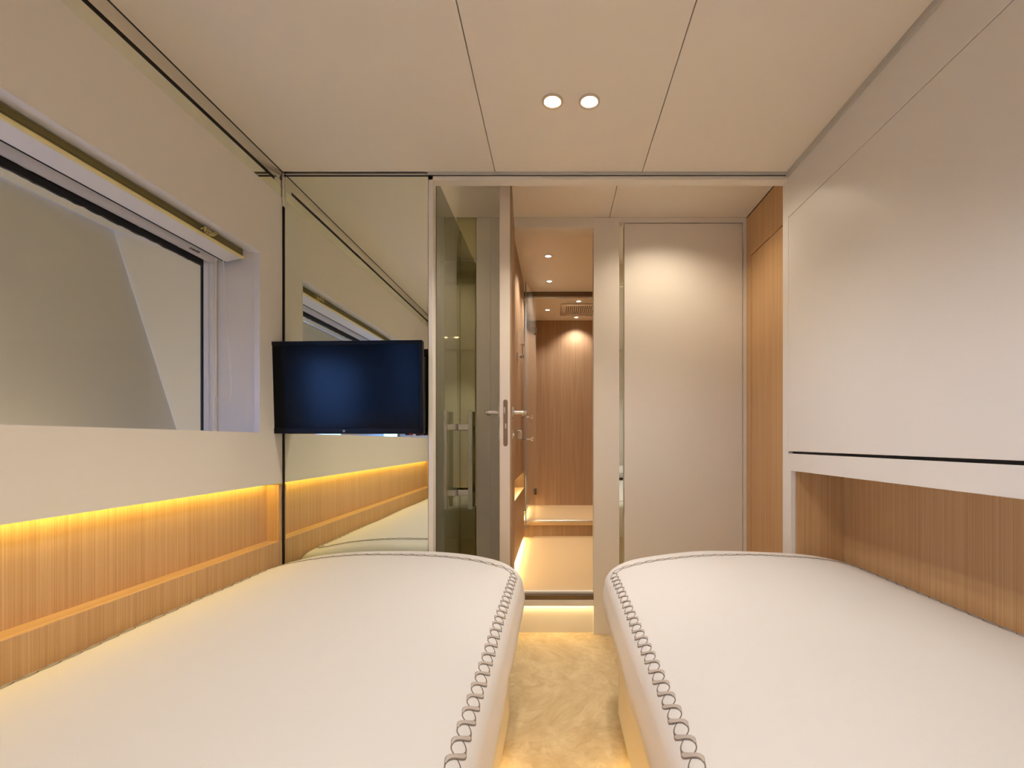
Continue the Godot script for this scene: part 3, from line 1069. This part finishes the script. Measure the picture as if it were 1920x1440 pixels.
func lamps() -> void:
	M.lamp = glow(Color(1.0, 0.93, 0.82), 14.0)
	var rows := [
		[-0.0124, 1.128, 1.52, 0.035, CEILING_LAMP, 66.0, "left one of the round downlights paired in the cabin ceiling", "cabin ceiling downlights"],
		[0.1096, 1.128, 1.52, 0.035, CEILING_LAMP, 66.0, "right one of the round downlights paired in the cabin ceiling", "cabin ceiling downlights"],
		[-0.0124, 1.128, 0.25, 0.035, CEILING_LAMP, 66.0, "round downlight overhead near the heads of the beds, window side", "cabin ceiling downlights"],
		[0.1096, 1.128, 0.25, 0.035, CEILING_LAMP, 66.0, "round downlight overhead near the heads of the beds, niche side", "cabin ceiling downlights"],
		[0.58, 1.27, 2.245, 0.03, 0.54, 71.0, "round downlight in the lobby ceiling before the cream locker door", "lobby downlights"],
		[-0.85, 1.27, 2.245, 0.03, 0.54, 71.0, "round downlight in the lobby ceiling behind the mirror partition", "lobby downlights"],
		[-0.0586, 1.36, 3.36, 0.029, BATH_LAMP, 60.0, "bathroom ceiling downlight nearest the doorway", "bathroom downlights"],
		[-0.0587, 1.36, 3.886, 0.029, BATH_LAMP, 60.0, "bathroom ceiling downlight just before the shower rail", "bathroom downlights"],
		[-0.09, 1.36, 4.735, 0.029, 0.4, 60.0, "shower ceiling downlight beside the air vent", "bathroom downlights"],
		[0.217, 1.36, 4.44, 0.029, 0.4, 60.0, "shower ceiling downlight in front of the air vent", "bathroom downlights"],
		[0.218, 1.36, 5.01, 0.029, 0.7, 60.0, "shower ceiling downlight close to the far oak wall", "bathroom downlights"],
	]
	for w in rows:
		var o := make_downlight(w[3])
		o.name = numbered("downlight")
		add_child(o)
		o.position = P(w[0], w[1], w[2])
		tag(o, w[6], "downlight", w[7])
		spot(o, Vector3(0, -0.008, 0), w[4], LOBBY if w[1] < 1.3 and w[1] > 1.2 else WARM, w[5])

# ------------------------------------------------------------------ television
func television() -> void:
	var t := thing("television", P(-0.859, 0.219, 1.852), "black flat television hung in front of the mirror, switched off", "television")
	t.rotation = Vector3(deg_to_rad(2.6), deg_to_rad(-2.6), 0)
	var w := 0.650
	var h := 0.372
	var body := mb()
	block(body, Vector3(0, 0, -0.012), Vector3(w, h, 0.022), 0.003)
	block(body, Vector3(0, -0.01, -0.033), Vector3(w * 0.9, h * 0.84, 0.022), 0.008)
	own("housing", body, mat(rgb(14, 13, 13), 0.28), t)
	var bez := mb()
	block(bez, Vector3(0, h / 2 - 0.0075, 0.0015), Vector3(w, 0.015, 0.006), 0.0015)
	block(bez, Vector3(0, -h / 2 + 0.011, 0.0015), Vector3(w, 0.022, 0.006), 0.0015)
	for s in [-1.0, 1.0]:
		block(bez, Vector3(s * (w / 2 - 0.0075), 0, 0.0015), Vector3(0.015, h, 0.006), 0.0015)
	own("bezel", bez, mat(rgb(7, 7, 8), 0.3, 0.0, 0.35), t)
	var scr := mb()
	block(scr, Vector3(0, 0.0035, 0.0), Vector3(w - 0.03, h - 0.037, 0.003))
	own("screen", scr, mat(rgb(4, 5, 7), 0.2, 0.0, 0.3), t)
	var mk := mb()
	for p in [[-0.0035, 0.0, 0.5], [0.0035, 0.0, -0.5]]:
		block(mk, Vector3(0, -0.0005, 0), Vector3(0.0022, 0.0085, 0.0008), 0.0, Transform3D(Basis(Vector3.BACK, p[2]), Vector3(p[0] * 0.6, -h / 2 + 0.011, 0.005)))
	block(mk, Vector3(0, -h / 2 + 0.0075, 0.005), Vector3(0.009, 0.002, 0.0008))
	own("maker_mark", mk, mat(rgb(190, 190, 190), 0.4), t)
	var foot := mb()
	block(foot, Vector3(0.255, -h / 2 - 0.003, -0.012), Vector3(0.016, 0.01, 0.016), 0.003)
	own("sensor", foot, mat(rgb(20, 18, 18), 0.4), t)
	var red := mb()
	block(red, Vector3(0.27, -h / 2 - 0.003, -0.01), Vector3(0.013, 0.009, 0.014), 0.003)
	own("standby_button", red, mat(rgb(150, 24, 22), 0.3), t)
	var knob := mb()
	block(knob, Vector3(0.296, -h / 2 - 0.002, -0.035), Vector3(0.026, 0.012, 0.02), 0.004)
	own("socket_cover", knob, mat(rgb(20, 20, 22), 0.4), t)
	var mount := mb()
	block(mount, Vector3(0, 0, -0.052), Vector3(0.12, 0.12, 0.024), 0.003)
	own("wall_mount", mount, mat(rgb(24, 24, 24), 0.5), t)
